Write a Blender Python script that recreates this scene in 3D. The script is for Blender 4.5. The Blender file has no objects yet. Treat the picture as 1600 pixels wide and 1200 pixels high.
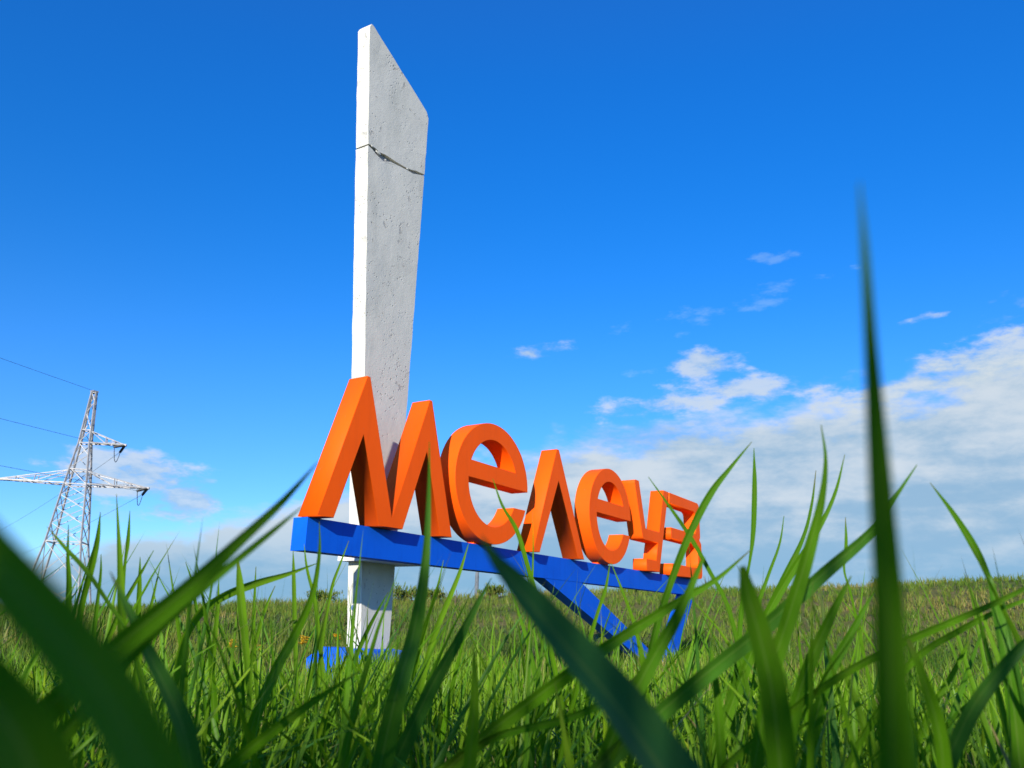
import bpy, bmesh, math, random
import numpy as np
from mathutils import Vector, Matrix, noise as mnoise

random.seed(7)
rng = np.random.default_rng(11)
sc = bpy.context.scene
COL = sc.collection

# ------------------------------------------------------------------ camera
# world frame: X runs along the sign's beam, Y is depth behind it, Z is up; the top of the beam is z = 0
CAM = np.array([-3.585, -3.783, -0.5988])
YAW, PITCH, ROLL, FPX = 1.0022, 0.28871, 0.02615, 1250.0
_f = np.array([math.sin(YAW)*math.cos(PITCH), math.cos(YAW)*math.cos(PITCH), math.sin(PITCH)])
_r0 = np.array([math.cos(YAW), -math.sin(YAW), 0.0]); _u0 = np.cross(_r0, _f)
_r = _r0*math.cos(ROLL) + _u0*math.sin(ROLL); _u = -_r0*math.sin(ROLL) + _u0*math.cos(ROLL)
cam = bpy.data.cameras.new('camera'); camo = bpy.data.objects.new('camera', cam); COL.objects.link(camo)
cam.sensor_width = 36.0; cam.lens = FPX/1600*36.0; cam.clip_start = 0.02; cam.clip_end = 6000
camo.matrix_world = Matrix(((_r[0], _u[0], -_f[0], CAM[0]), (_r[1], _u[1], -_f[1], CAM[1]), (_r[2], _u[2], -_f[2], CAM[2]), (0, 0, 0, 1)))
cam.dof.use_dof = True; cam.dof.focus_distance = 2.4; cam.dof.aperture_fstop = 12.5
sc.camera = camo

def ray(px, py):
    return _f + _r*(px-800)/FPX + _u*(600-py)/FPX
def at(px, py, d):                      # point seen in that direction at forward distance d
    return CAM + ray(px, py)*d

# ------------------------------------------------------------------ world and sun
SUN_TRAVEL = Vector((0.270, 0.088, -0.087)).normalized()
SUN_EL = math.asin(-SUN_TRAVEL.z)
SUN_AZ = math.atan2(-SUN_TRAVEL.x, -SUN_TRAVEL.y)     # clockwise from +Y
sun = bpy.data.lights.new('sun', 'SUN'); sun.energy = 5.0; sun.angle = math.radians(0.55); sun.color = (1.0, 0.93, 0.82)
suno = bpy.data.objects.new('sun', sun); COL.objects.link(suno)
suno.rotation_euler = SUN_TRAVEL.to_track_quat('-Z', 'Y').to_euler()

sc.view_settings.view_transform = 'Standard'; sc.view_settings.look = 'None'
sc.view_settings.exposure = 0.5; sc.view_settings.gamma = 1.0; sc.view_settings.use_curve_mapping = False

SKY_STRENGTH = 0.1
sc.cycles.max_bounces = 5; sc.cycles.diffuse_bounces = 3; sc.cycles.glossy_bounces = 2; sc.cycles.transmission_bounces = 3
sc.cycles.caustics_reflective = False; sc.cycles.caustics_refractive = False
w = bpy.data.worlds.new('World'); sc.world = w; w.use_nodes = True
w.cycles.sampling_method = 'MANUAL'; w.cycles.sample_map_resolution = 256
nt = w.node_tree; nt.nodes.clear()
class NG:                                # a small helper for writing node maths
    def __init__(s, nt): s.nt = nt
    def n(s, t, **k):
        o = s.nt.nodes.new(t)
        for a, b in k.items(): setattr(o, a, b)
        return o
    def put(s, sock, v):
        if hasattr(v, 'is_output'): s.nt.links.new(v, sock)
        else: sock.default_value = v
    def m(s, op, a, b=0.0, c=0.0, clamp=False):
        o = s.n('ShaderNodeMath', operation=op, use_clamp=clamp)
        s.put(o.inputs[0], a); s.put(o.inputs[1], b); s.put(o.inputs[2], c)
        return o.outputs[0]
    def vm(s, op, a, b=(0, 0, 0), out=0):
        o = s.n('ShaderNodeVectorMath', operation=op); s.put(o.inputs[0], a); s.put(o.inputs[1], b)
        return o.outputs[out]
    def dot(s, a, b): return s.vm('DOT_PRODUCT', a, b, 1)
    def smooth(s, v, a, b, to0=0.0, to1=1.0):
        o = s.n('ShaderNodeMapRange', interpolation_type='SMOOTHSTEP')
        for i, x in enumerate((v, a, b, to0, to1)): s.put(o.inputs[i], x)
        return o.outputs[0]
    def noise(s, vec, scale, detail=6.0, rough=0.55, dist=0.0):
        o = s.n('ShaderNodeTexNoise'); s.put(o.inputs['Vector'], vec); o.inputs['Scale'].default_value = scale
        o.inputs['Detail'].default_value = detail; o.inputs['Roughness'].default_value = rough; o.inputs['Distortion'].default_value = dist
        return o.outputs['Fac']
    def mix(s, f, a, b, blend='MIX'):
        o = s.n('ShaderNodeMix', data_type='RGBA', blend_type=blend, clamp_factor=True)
        s.put(o.inputs[0], f); s.put(o.inputs[6], a); s.put(o.inputs[7], b)
        return o.outputs[2]
def rgb(r, g, b): return (r, g, b, 1.0)

G = NG(nt)
sky = G.n('ShaderNodeTexSky', sky_type='NISHITA', sun_disc=False, sun_elevation=SUN_EL, sun_rotation=SUN_AZ,
          altitude=300.0, air_density=1.0, dust_density=0.15, ozone_density=2.5)
hs = G.n('ShaderNodeHueSaturation'); hs.inputs['Saturation'].default_value = 1.41; hs.inputs['Value'].default_value = 1.0
nt.links.new(sky.outputs[0], hs.inputs['Color'])
skycol = G.mix(1.0, hs.outputs[0], rgb(1.1, 1.16, 1.58), 'MULTIPLY')
d = G.vm('NORMALIZE', G.n('ShaderNodeTexCoord').outputs['Generated'])
sp = G.n('ShaderNodeSeparateXYZ'); nt.links.new(d, sp.inputs[0]); dz = sp.outputs[2]
skycol = G.mix(G.smooth(dz, 0.34, 0.02), skycol, G.mix(1.0, skycol, rgb(0.55, 0.80, 1.0), 'MULTIPLY'))     # a cleaner, bluer horizon
skycol = G.mix(G.smooth(dz, 0.30, 0.75), skycol, G.mix(1.0, G.mix(1.0, skycol, rgb(1.0, 1.14, 1.2), 'MULTIPLY'), rgb(0.09, 0.03, 0.0), 'ADD'))
# noise coordinates squashed so that clouds lie in flat layers
dq = G.vm('MULTIPLY', d, (1.0, 1.0, 2.6))
n1 = G.noise(dq, 5.5, 4.0, 0.6, 0.0)
n2 = G.noise(dq, 15.0, 5.0, 0.62, 0.0)
n3 = G.noise(G.vm('MULTIPLY', d, (1.0, 1.0, 7.0)), 3.0, 3.0, 0.55)
# the cloud bank: beyond a straight line drawn on the flat cloud layer
dzc = G.m('ADD', G.m('MAXIMUM', dz, 0.0), 0.035)
P = G.vm('DIVIDE', d, G.n('ShaderNodeCombineXYZ').outputs[0])
cx = P.node.inputs[1].links[0].from_node
for i in range(3): nt.links.new(dzc, cx.inputs[i])
def plane(px, py):
    v = ray(px, py); v = v/np.linalg.norm(v); return v[:2]/(max(v[2], 0)+0.035)
pa, pb = plane(840, 706), plane(1620, 545)
tv = (pb-pa)/np.linalg.norm(pb-pa); nv = np.array([-tv[1], tv[0]])
far = plane(1300, 780)
if (far-pa) @ nv < 0: nv = -nv
cc = float(pa @ nv)
sd = G.m('SUBTRACT', G.dot(P, (float(nv[0]), float(nv[1]), 0.0)), cc)
sdn = G.m('ADD', G.m('MULTIPLY', sd, 0.95), G.m('ADD', G.m('MULTIPLY', G.m('SUBTRACT', n1, 0.5), 1.6), G.m('MULTIPLY', G.m('SUBTRACT', n2, 0.5), 1.15)))
bank = G.m('MULTIPLY', G.smooth(sdn, -0.25, 0.45), 0.95)
edge = G.smooth(sd, 2.6, 0.0)                                           # the near rim of the bank is brighter
lum = G.m('ADD', G.m('ADD', G.m('MULTIPLY', edge, 0.42), G.m('MULTIPLY', G.m('SUBTRACT', n2, 0.45), 1.5)), G.m('MULTIPLY', G.m('SUBTRACT', n3, 0.45), 1.6))
lum = G.smooth(lum, -0.1, 0.75)
K = 0.70/SKY_STRENGTH
bcol = G.mix(lum, rgb(0.31*K, 0.49*K, 0.66*K), rgb(0.66*K, 0.735*K, 0.79*K))
# low haze dissolving the bank towards the horizon
haze = G.smooth(dz, 0.13, 0.015)
bcol = G.mix(G.m('MULTIPLY', haze, 0.75), bcol, rgb(0.20*K, 0.43*K, 0.68*K))
col = G.mix(bank, skycol, bcol)
# loose small clouds: centre, half width and half height (as pixels of arc), slope
front = G.m('GREATER_THAN', G.dot(d, tuple(map(float, _f))), 0.3)
ragged = G.m('ADD', G.m('MULTIPLY', G.m('SUBTRACT', n2, 0.5), 3.4), G.m('MULTIPLY', G.m('SUBTRACT', n1, 0.5), 1.2))
def blobs(lst, k, amp=1.35, bias=-0.05):
    best = None
    for px, py, a, b, ang in lst:
        c = ray(px, py); c /= np.linalg.norm(c); ca, sa = math.cos(ang), math.sin(ang)
        rr, uu = (_r*ca + _u*sa)*FPX/a, (-_r*sa + _u*ca)*FPX/b
        ux = G.m('SUBTRACT', G.dot(d, tuple(map(float, rr))), float(rr @ c)); vy = G.m('SUBTRACT', G.dot(d, tuple(map(float, uu))), float(uu @ c))
        q = G.m('MULTIPLY_ADD', ux, ux, G.m('MULTIPLY', vy, vy))
        best = q if best is None else G.m('MINIMUM', best, q)
    e = G.m('ADD', G.m('SUBTRACT', 1.0+bias, best), G.m('MULTIPLY', ragged, amp))
    return G.m('MULTIPLY', G.smooth(e, 0.0, 1.15, 0.0, k), front)
puffs = blobs(((850, 547, 62, 15, 0.15), (1104, 572, 66, 34, 0.0), (1020, 634, 125, 24, 0.12), (1170, 606, 140, 24, -0.05), (1432, 500, 44, 8, 0.25),
               (1540, 560, 130, 34, 0.3), (1420, 604, 130, 24, 0.25)), 0.80)
left = blobs(((195, 742, 95, 34, -0.2), (290, 780, 48, 32, 0.0)), 0.80, 1.5, 0.30)
puffs = G.m('MAXIMUM', puffs, left)
wisps = blobs(((1190, 466, 150, 22, 0.28), (1025, 495, 70, 16, 0.3), (1062, 527, 26, 10, 0.2), (1010, 580, 44, 10, 0.05), (215, 798, 80, 16, 0.0), (1210, 402, 60, 12, 0.1)), 0.24, 1.9, -0.75)
col = G.mix(wisps, col, rgb(0.48*K, 0.70*K, 0.92*K))
scol = G.mix(G.smooth(n2, 0.38, 0.62), rgb(0.36*K, 0.55*K, 0.74*K), rgb(0.66*K, 0.74*K, 0.80*K))
col = G.mix(puffs, col, scol)
bg = G.n('ShaderNodeBackground'); bg.inputs['Strength'].default_value = SKY_STRENGTH
nt.links.new(col, bg.inputs['Color'])
wo = G.n('ShaderNodeOutputWorld'); nt.links.new(bg.outputs[0], wo.inputs['Surface'])

# ------------------------------------------------------------------ helpers
def tag(o, label=None, cat=None, group=None, kind=None):
    if label: o['label'] = label
    if cat: o['category'] = cat
    if group: o['group'] = group
    if kind: o['kind'] = kind
    return o
def empty(name, loc, parent=None):
    o = bpy.data.objects.new(name, None); COL.objects.link(o); o.location = loc; o.empty_display_size = 0.2
    return o
def link(name, me, mat, parent=None, smooth=False):
    o = bpy.data.objects.new(name, me); COL.objects.link(o)
    if mat: me.materials.clear(); me.materials.append(mat)
    if parent is not None:
        o.parent = parent
        w_ = Vector((0, 0, 0)); q = parent
        while q is not None: w_ = w_ + Vector(q.location); q = q.parent
        o.location = -w_ if o.location.length == 0 else o.location
    if smooth: me.polygons.foreach_set('use_smooth', [True]*len(me.polygons))
    return o
def from_bm(name, bm, mat, parent=None, smooth=False):
    bmesh.ops.recalc_face_normals(bm, faces=bm.faces)
    me = bpy.data.meshes.new(name); bm.to_mesh(me); bm.free()
    return link(name, me, mat, parent, smooth)
def bm_box(bm, lo, hi):
    x0, y0, z0 = lo; x1, y1, z1 = hi
    v = [bm.verts.new(c) for c in ((x0,y0,z0),(x1,y0,z0),(x1,y1,z0),(x0,y1,z0),(x0,y0,z1),(x1,y0,z1),(x1,y1,z1),(x0,y1,z1))]
    for f in ((0,1,2,3),(4,5,6,7),(0,1,5,4),(1,2,6,5),(2,3,7,6),(3,0,4,7)): bm.faces.new([v[i] for i in f])
def bm_prism(bm, poly, y0, y1):          # polygon in (x, z) run from y0 to y1
    a = [bm.verts.new((x, y0, z)) for x, z in poly]; b = [bm.verts.new((x, y1, z)) for x, z in poly]
    bm.faces.new(a); bm.faces.new(b[::-1])
    n = len(poly)
    for i in range(n): bm.faces.new((a[i], a[(i+1) % n], b[(i+1) % n], b[i]))
def bm_bar(bm, p, q, wd, dp=None):       # square bar between two points
    p, q = Vector(p), Vector(q); dp = dp or wd
    t = (q-p).normalized(); s = t.cross(Vector((0, 0, 1)))
    if s.length < 1e-3: s = Vector((1, 0, 0))
    s.normalize(); u = s.cross(t)
    c = [(-1,-1),(1,-1),(1,1),(-1,1)]
    a = [bm.verts.new(p + s*wd/2*i + u*dp/2*j) for i, j in c]; b = [bm.verts.new(q + s*wd/2*i + u*dp/2*j) for i, j in c]
    bm.faces.new(a[::-1]); bm.faces.new(b)
    for i in range(4): bm.faces.new((a[i], a[(i+1) % 4], b[(i+1) % 4], b[i]))
def bm_tube(bm, pts, radii, n=8):
    rings = []
    for i, p in enumerate(pts):
        p = Vector(p); t = (Vector(pts[min(i+1, len(pts)-1)]) - Vector(pts[max(i-1, 0)])).normalized()
        s = t.cross(Vector((0, 0, 1)))
        if s.length < 1e-3: s = Vector((1, 0, 0))
        s.normalize(); u = s.cross(t)
        rings.append([bm.verts.new(p + (s*math.cos(2*math.pi*k/n) + u*math.sin(2*math.pi*k/n))*radii[i]) for k in range(n)])
    for a, b in zip(rings, rings[1:]):
        for k in range(n): bm.faces.new((a[k], a[(k+1) % n], b[(k+1) % n], b[k]))
    bm.faces.new(rings[0][::-1]); bm.faces.new(rings[-1])
def bevel(bm, wd, seg=2):
    bmesh.ops.bevel(bm, geom=[e for e in bm.edges if len(e.link_faces) == 2 and e.calc_face_angle(0) > 0.5], offset=wd, segments=seg, affect='EDGES', profile=0.6)

def material(name):
    m = bpy.data.materials.new(name); m.use_nodes = True
    t = m.node_tree; t.nodes.clear(); g = NG(t)
    out = g.n('ShaderNodeOutputMaterial'); b = g.n('ShaderNodeBsdfPrincipled'); t.links.new(b.outputs[0], out.inputs['Surface'])
    return m, g, b, out
def bump(g, b, height, strength=0.3, dist=0.02):
    o = g.n('ShaderNodeBump'); o.inputs['Strength'].default_value = strength; o.inputs['Distance'].default_value = dist
    g.put(o.inputs['Height'], height); g.nt.links.new(o.outputs[0], b.inputs['Normal'])

def paint(name, c, dark, rough=0.42):
    m, g, b, _ = material(name)
    P = g.n('ShaderNodeTexCoord').outputs['Object']
    a = g.noise(P, 2.3, 5, 0.6); s = g.noise(P, 38.0, 4, 0.7)
    geo = g.n('ShaderNodeNewGeometry').outputs['Pointiness']
    f = g.m('MULTIPLY', g.smooth(a, 0.45, 0.75), 0.35)
    col = g.mix(f, c, dark)
    wear = g.smooth(g.noise(P, 60.0, 3, 0.6), 0.70, 0.76)
    col = g.mix(g.m('MULTIPLY', wear, 0.35), col, dark)
    streak = g.smooth(g.noise(g.vm('MULTIPLY', P, (11.0, 11.0, 1.1)), 1.6, 5, 0.65), 0.50, 0.74)
    col = g.mix(g.m('MULTIPLY', streak, 0.30), col, dark)
    chip = g.smooth(g.noise(P, 26.0, 4, 0.7), 0.715, 0.735)
    col = g.mix(g.m('MULTIPLY', chip, 0.55), col, rgb(0.30, 0.22, 0.17))
    g.put(b.inputs['Base Color'], col)
    b.inputs['Specular IOR Level'].default_value = 0.14
    g.put(b.inputs['Roughness'], g.m('ADD', rough, g.m('MULTIPLY', a, 0.2)))
    bump(g, b, g.m('ADD', g.m('MULTIPLY', s, 0.4), a), 0.12, 0.012)
    return m
M_orange = paint('orange_paint', rgb(0.98, 0.108, 0.002), rgb(0.80, 0.085, 0.004), 0.5)
M_blue = paint('blue_paint', rgb(0.001, 0.105, 0.66), rgb(0.001, 0.06, 0.46), 0.5)
M_white = paint('white_paint', rgb(0.78, 0.77, 0.73), rgb(0.6, 0.6, 0.58), 0.6)

def concrete():
    m, g, b, _ = material('painted_concrete')
    P = g.n('ShaderNodeTexCoord').outputs['Object']
    big = g.noise(P, 1.4, 6, 0.6); mid = g.noise(P, 9.0, 8, 0.62, 0.4); fine = g.noise(P, 70.0, 5, 0.6)
    v = g.n('ShaderNodeTexVoronoi'); g.put(v.inputs['Vector'], P); v.inputs['Scale'].default_value = 30.0
    patch = g.smooth(g.noise(P, 3.2, 4, 0.6), 0.47, 0.62)
    pits = g.m('MULTIPLY', g.smooth(v.outputs['Distance'], 0.24, 0.10), patch)
    flake = g.m('MULTIPLY', g.smooth(mid, 0.60, 0.64), g.smooth(g.noise(P, 2.1, 3, 0.5), 0.44, 0.56))
    stain = g.smooth(g.noise(g.vm('MULTIPLY', P, (2.0, 2.0, 0.9)), 2.2, 5, 0.6), 0.42, 0.72)
    col = g.mix(g.m('MULTIPLY', stain, 0.45), rgb(0.60, 0.59, 0.525), rgb(0.38, 0.39, 0.345))
    col = g.mix(g.m('MULTIPLY', g.smooth(big, 0.45, 0.7), 0.25), col, rgb(0.66, 0.66, 0.62))
    col = g.mix(g.m('MULTIPLY', pits, 0.75), col, rgb(0.30, 0.29, 0.27))
    col = g.mix(g.m('MULTIPLY', flake, 0.75), col, rgb(0.36, 0.35, 0.32))
    g.put(b.inputs['Base Color'], col); b.inputs['Roughness'].default_value = 0.85
    h = g.m('SUBTRACT', g.m('ADD', g.m('MULTIPLY', fine, 0.16), g.m('MULTIPLY', mid, 0.55)), g.m('ADD', g.m('MULTIPLY', pits, 1.0), g.m('MULTIPLY', flake, 0.8)))
    bump(g, b, h, 0.55, 0.012)
    return m
M_conc = concrete()

def plain(name, c, c2, scale=6.0, rough=0.6, metal=0.0):
    m, g, b, _ = material(name)
    P = g.n('ShaderNodeTexCoord').outputs['Object']
    a = g.noise(P, scale, 5, 0.6)
    g.put(b.inputs['Base Color'], g.mix(g.smooth(a, 0.35, 0.68), c, c2)); b.inputs['Roughness'].default_value = rough; b.inputs['Metallic'].default_value = metal
    bump(g, b, a, 0.15, 0.02)
    return m
M_mortar = plain('grey_mortar', rgb(0.22, 0.22, 0.21), rgb(0.36, 0.35, 0.33), 30)
M_bolt = plain('bolt_steel', rgb(0.04, 0.13, 0.35), rgb(0.2, 0.26, 0.34), 60)
M_steel = plain('galvanised_steel', rgb(0.27, 0.27, 0.275), rgb(0.37, 0.36, 0.355), 2.5, 0.55, 0.2)
M_insul = plain('dark_insulator', rgb(0.03, 0.035, 0.04), rgb(0.07, 0.07, 0.07), 20, 0.3)
M_wire = plain('wire_aluminium', rgb(0.05, 0.055, 0.06), rgb(0.07, 0.07, 0.08), 2, 0.6)
M_pole = plain('weathered_concrete', rgb(0.10, 0.12, 0.14), rgb(0.14, 0.155, 0.17), 1.5, 0.9)
M_twig = plain('dry_twig', rgb(0.09, 0.07, 0.04), rgb(0.15, 0.11, 0.06), 20, 0.9)
M_petal = plain('yellow_petal', rgb(0.72, 0.42, 0.01), rgb(0.80, 0.55, 0.02), 30, 0.6)

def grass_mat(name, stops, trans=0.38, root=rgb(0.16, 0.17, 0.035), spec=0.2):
    m, g, b, out = material(name)
    a = g.n('ShaderNodeAttribute', attribute_name='tint').outputs['Fac']; t = g.n('ShaderNodeAttribute', attribute_name='along').outputs['Fac']; ac = g.n('ShaderNodeAttribute', attribute_name='across').outputs['Fac']
    r = g.n('ShaderNodeValToRGB'); e = r.color_ramp.elements
    while len(e) > 1: e.remove(e[0])
    e[0].position, e[0].color = stops[0][0], stops[0][1]
    for p_, c_ in stops[1:]: x = e.new(p_); x.color = c_
    g.put(r.inputs[0], a)
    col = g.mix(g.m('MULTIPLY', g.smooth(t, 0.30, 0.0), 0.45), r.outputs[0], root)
    P = g.n('ShaderNodeTexCoord').outputs['Object']
    col = g.mix(g.m('MULTIPLY', g.smooth(g.noise(P, 45.0, 4, 0.6), 0.5, 0.75), 0.3), col, rgb(0.13, 0.20, 0.02))
    vein = g.m('SINE', g.m('MULTIPLY', ac, 26.0)); rib = g.smooth(g.m('ABSOLUTE', ac), 0.13, 0.03)
    col = g.mix(g.m('MULTIPLY_ADD', vein, 0.16, 0.16), col, g.mix(1.0, col, rgb(0.62, 0.68, 0.6), 'MULTIPLY'))
    col = g.mix(g.m('MULTIPLY', rib, 0.35), col, rgb(0.22, 0.34, 0.07))
    tipdry = g.m('MULTIPLY', g.smooth(g.m('ADD', t, g.m('MULTIPLY', g.m('SUBTRACT', g.noise(P, 9.0, 3, 0.6), 0.5), 0.5)), 0.93, 1.05), 0.7)
    col = g.mix(tipdry, col, rgb(0.20, 0.15, 0.06))
    g.put(b.inputs['Base Color'], col); b.inputs['Roughness'].default_value = 0.42; b.inputs['Specular IOR Level'].default_value = spec
    tr = g.n('ShaderNodeBsdfTranslucent'); g.put(tr.inputs['Color'], g.mix(1.0, col, rgb(1.0, 0.95, 0.35), 'MULTIPLY'))
    mx = g.n('ShaderNodeMixShader'); mx.inputs[0].default_value = trans
    g.nt.links.new(b.outputs[0], mx.inputs[1]); g.nt.links.new(tr.outputs[0], mx.inputs[2]); g.nt.links.new(mx.outputs[0], out.inputs['Surface'])
    return m
GREEN = [(0.0, rgb(0.06, 0.160, 0.008)), (0.35, rgb(0.135, 0.29, 0.010)), (0.75, rgb(0.22, 0.38, 0.012)), (0.90, rgb(0.30, 0.41, 0.022)), (0.96, rgb(0.30, 0.27, 0.09)), (1.0, rgb(0.34, 0.27, 0.12))]
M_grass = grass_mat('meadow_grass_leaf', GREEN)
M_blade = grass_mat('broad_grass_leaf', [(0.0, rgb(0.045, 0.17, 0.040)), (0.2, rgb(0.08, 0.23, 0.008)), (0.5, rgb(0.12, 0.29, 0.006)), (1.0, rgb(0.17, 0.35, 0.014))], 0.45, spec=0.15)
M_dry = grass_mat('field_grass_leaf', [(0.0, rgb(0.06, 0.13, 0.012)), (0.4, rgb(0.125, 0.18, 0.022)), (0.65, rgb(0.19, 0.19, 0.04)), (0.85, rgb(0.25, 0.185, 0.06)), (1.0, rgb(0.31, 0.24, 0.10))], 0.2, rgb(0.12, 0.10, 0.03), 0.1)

# ------------------------------------------------------------------ ground
GROUND = -1.05
_az = np.radians([-180, -95, -60, -40, -22, -7, 9, 33, 60, 95, 180]); _el = np.radians([0, 0, 0.0, 0.0, 0.2, 1.15, 2.05, 3.0, 3.2, 0, 0])
def ss(a, b, x):
    t = np.clip((x-a)/(b-a), 0, 1); return t*t*(3-2*t)
def gz(x, y):
    dx, dy = np.asarray(x, float)-CAM[0], np.asarray(y, float)-CAM[1]
    dist = np.hypot(dx, dy); a = np.arctan2(dx, dy)-YAW; a = (a+np.pi) % (2*np.pi)-np.pi
    e = np.interp(a, _az, _el)
    ridge = (0.45 + 42*np.tan(e))
    z = GROUND + ridge*ss(11, 42, dist) - (1.2+0.02*ridge)*ss(46, 95, dist)
    z = z + 0.035*np.sin(1.3*x+0.4*y)*np.cos(0.9*y-0.5*x)*ss(0.5, 4, dist) + 0.10*np.sin(0.31*x+1.0)*np.sin(0.27*y+0.3)*ss(10, 25, dist)
    return z
rings = np.concatenate([[0.02], np.geomspace(0.25, 130, 110), np.geomspace(150, 3500, 16)]); na = 240
verts = []; faces = []
for r_ in rings:
    th = np.linspace(0, 2*np.pi, na, endpoint=False)
    x = CAM[0]+r_*np.sin(th); y = CAM[1]+r_*np.cos(th); verts.append(np.stack([x, y, gz(x, y)], 1))
verts = np.concatenate(verts)
for i in range(len(rings)-1):
    for k in range(na):
        a = i*na+k; b = i*na+(k+1) % na; faces.append((a, b, b+na, a+na))
me = bpy.data.meshes.new('ground'); me.from_pydata(verts.tolist(), [], faces)
def ground_mat():
    m, g, b, _ = material('field_soil')
    P = g.n('ShaderNodeTexCoord').outputs['Object']
    a = g.noise(P, 0.16, 6, 0.6, 0.4); c = g.noise(P, 1.1, 7, 0.65); f = g.noise(P, 14.0, 6, 0.7)
    col = g.mix(g.smooth(a, 0.40, 0.60), rgb(0.105, 0.135, 0.024), rgb(0.18, 0.155, 0.045))
    col = g.mix(g.m('MULTIPLY', g.smooth(c, 0.5, 0.68), 0.7), col, rgb(0.27, 0.18, 0.08))
    col = g.mix(g.m('MULTIPLY', g.smooth(f, 0.45, 0.65), 0.5), col, rgb(0.09, 0.11, 0.02))
    g.put(b.inputs['Base Color'], col); b.inputs['Roughness'].default_value = 0.95; b.inputs['Specular IOR Level'].default_value = 0.1
    bump(g, b, g.m('ADD', f, c), 0.8, 0.08)
    return m
ground = link('ground', me, ground_mat(), smooth=True); tag(ground, kind='structure')

# ------------------------------------------------------------------ the town sign
BEAM_L, BEAM_H, BEAM_D, OVER, DEPTH = 6.933, 0.2067, 0.1284, 0.0938, 0.1722
sign = empty('town_sign', (0.9, 0.2, GROUND))
tag(sign, 'white concrete stele with orange letters spelling МЕЛЕУЗ on a blue beam', 'sign')

def slab(name, poly, y0, y1, amp, seed):
    # prism cut into small facets whose skin is uneven, so that its arrises are not ruler-straight
    bm = bmesh.new(); bm_prism(bm, poly, y0, y1)
    bevel(bm, 0.009, 2)
    for _ in range(40):
        es = [e for e in bm.edges if e.calc_length() > 0.11]
        if not es: break
        bmesh.ops.subdivide_edges(bm, edges=es, cuts=1); bmesh.ops.triangulate(bm, faces=[f for f in bm.faces if len(f.verts) > 4])
    for v in bm.verts:
        k = mnoise.noise(Vector((v.co.x*9+seed, v.co.y*9, v.co.z*9))) + 0.6*mnoise.noise(Vector((v.co.x*23+seed, v.co.y*23, v.co.z*23)))
        v.co += Vector((k*amp, mnoise.noise(Vector((v.co.x*5, v.co.z*5, seed)))*amp*0.6, 0))
    o = from_bm(name, bm, M_conc, sign, True)
    o.data.set_sharp_from_angle(angle=math.radians(32)) if hasattr(o.data, 'set_sharp_from_angle') else None
    return o
PY0, PY1 = 0.34, 0.475
xl = lambda z: 0.934 - (z+0.664)*(0.454/4.91)          # left edge slopes outwards going up
xr = lambda z: 1.258 + (z+0.66)*(0.068/4.5)
JL, JR = xl(3.12), xr(3.23)                            # the joint between the two slabs
jx = lambda t: JL+(JR-JL)*t
lower_top = [(jx(0), 3.112), (jx(.07), 3.104), (jx(.16), 3.079), (jx(.28), 3.070), (jx(.39), 3.112), (jx(.68), 3.146), (jx(.80), 3.154), (jx(.88), 3.182), (jx(1), 3.213)]
low = slab('pillar_slab', [(xl(-1.15), -1.15), (xr(-1.15), -1.15)] + lower_top[::-1], PY0, PY1, 0.0045, 3.0)
up_bot = [(jx(0), 3.125), (jx(.09), 3.134), (jx(.19), 3.124), (jx(.29), 3.140), (jx(.48), 3.147), (jx(.65), 3.162), (jx(.75), 3.178), (jx(.85), 3.204), (jx(1), 3.226)]
upper = slab('pillar_slab', up_bot + [(xr(3.8)-0.001, 3.812), (xr(3.8)-0.03, 3.866), (xl(4.23)+0.05, 4.243), (xl(4.23)+0.02, 4.247), (xl(4.2), 4.21)], PY0, PY1, 0.0045, 9.0)
bm = bmesh.new(); bm_prism(bm, [(JL+0.02, 3.05), (JR-0.02, 3.12), (JR-0.02, 3.27), (JL+0.02, 3.19)], PY0+0.022, PY1-0.02)
from_bm('mortar_joint', bm, M_mortar, sign)
# a few spalled lumps of mortar on the joint
for x, z, s in ((jx(.07), 3.130, 0.018), (jx(.17), 3.111, 0.022), (jx(.69), 3.159, 0.014), (jx(.3), 3.093, 0.012)):
    bm = bmesh.new(); bmesh.ops.create_icosphere(bm, subdivisions=1, radius=s)
    for v in bm.verts: v.co = Vector((v.co.x*1.5, v.co.y*0.4, v.co.z*0.7))*random.uniform(0.7, 1.2) + Vector((x, PY0+0.001, z))
    from_bm('mortar_chip', bm, M_conc, sign)
def bolt(loc, axis):
    bm = bmesh.new(); a = Vector(axis); p = Vector(loc)
    bm_tube(bm, [p, p+a*0.006], [0.021, 0.020], 16); bm_tube(bm, [p+a*0.006, p+a*0.018], [0.011, 0.010], 6)
    return from_bm('bolt', bm, M_bolt, low)
bolt((xl(-0.53)-0.001, PY0+0.075, -0.53), (-1, 0, 0))

bm = bmesh.new(); bm_box(bm, (0, 0, -BEAM_H), (BEAM_L, BEAM_D, 0)); bevel(bm, 0.006)
beam = from_bm('beam', bm, M_blue, sign)
bm = bmesh.new(); bm_box(bm, (0.805, 0.1315, -0.203), (1.44, 0.50, -0.168)); bevel(bm, 0.003, 1)
from_bm('support_plate', bm, M_white, sign)

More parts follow.
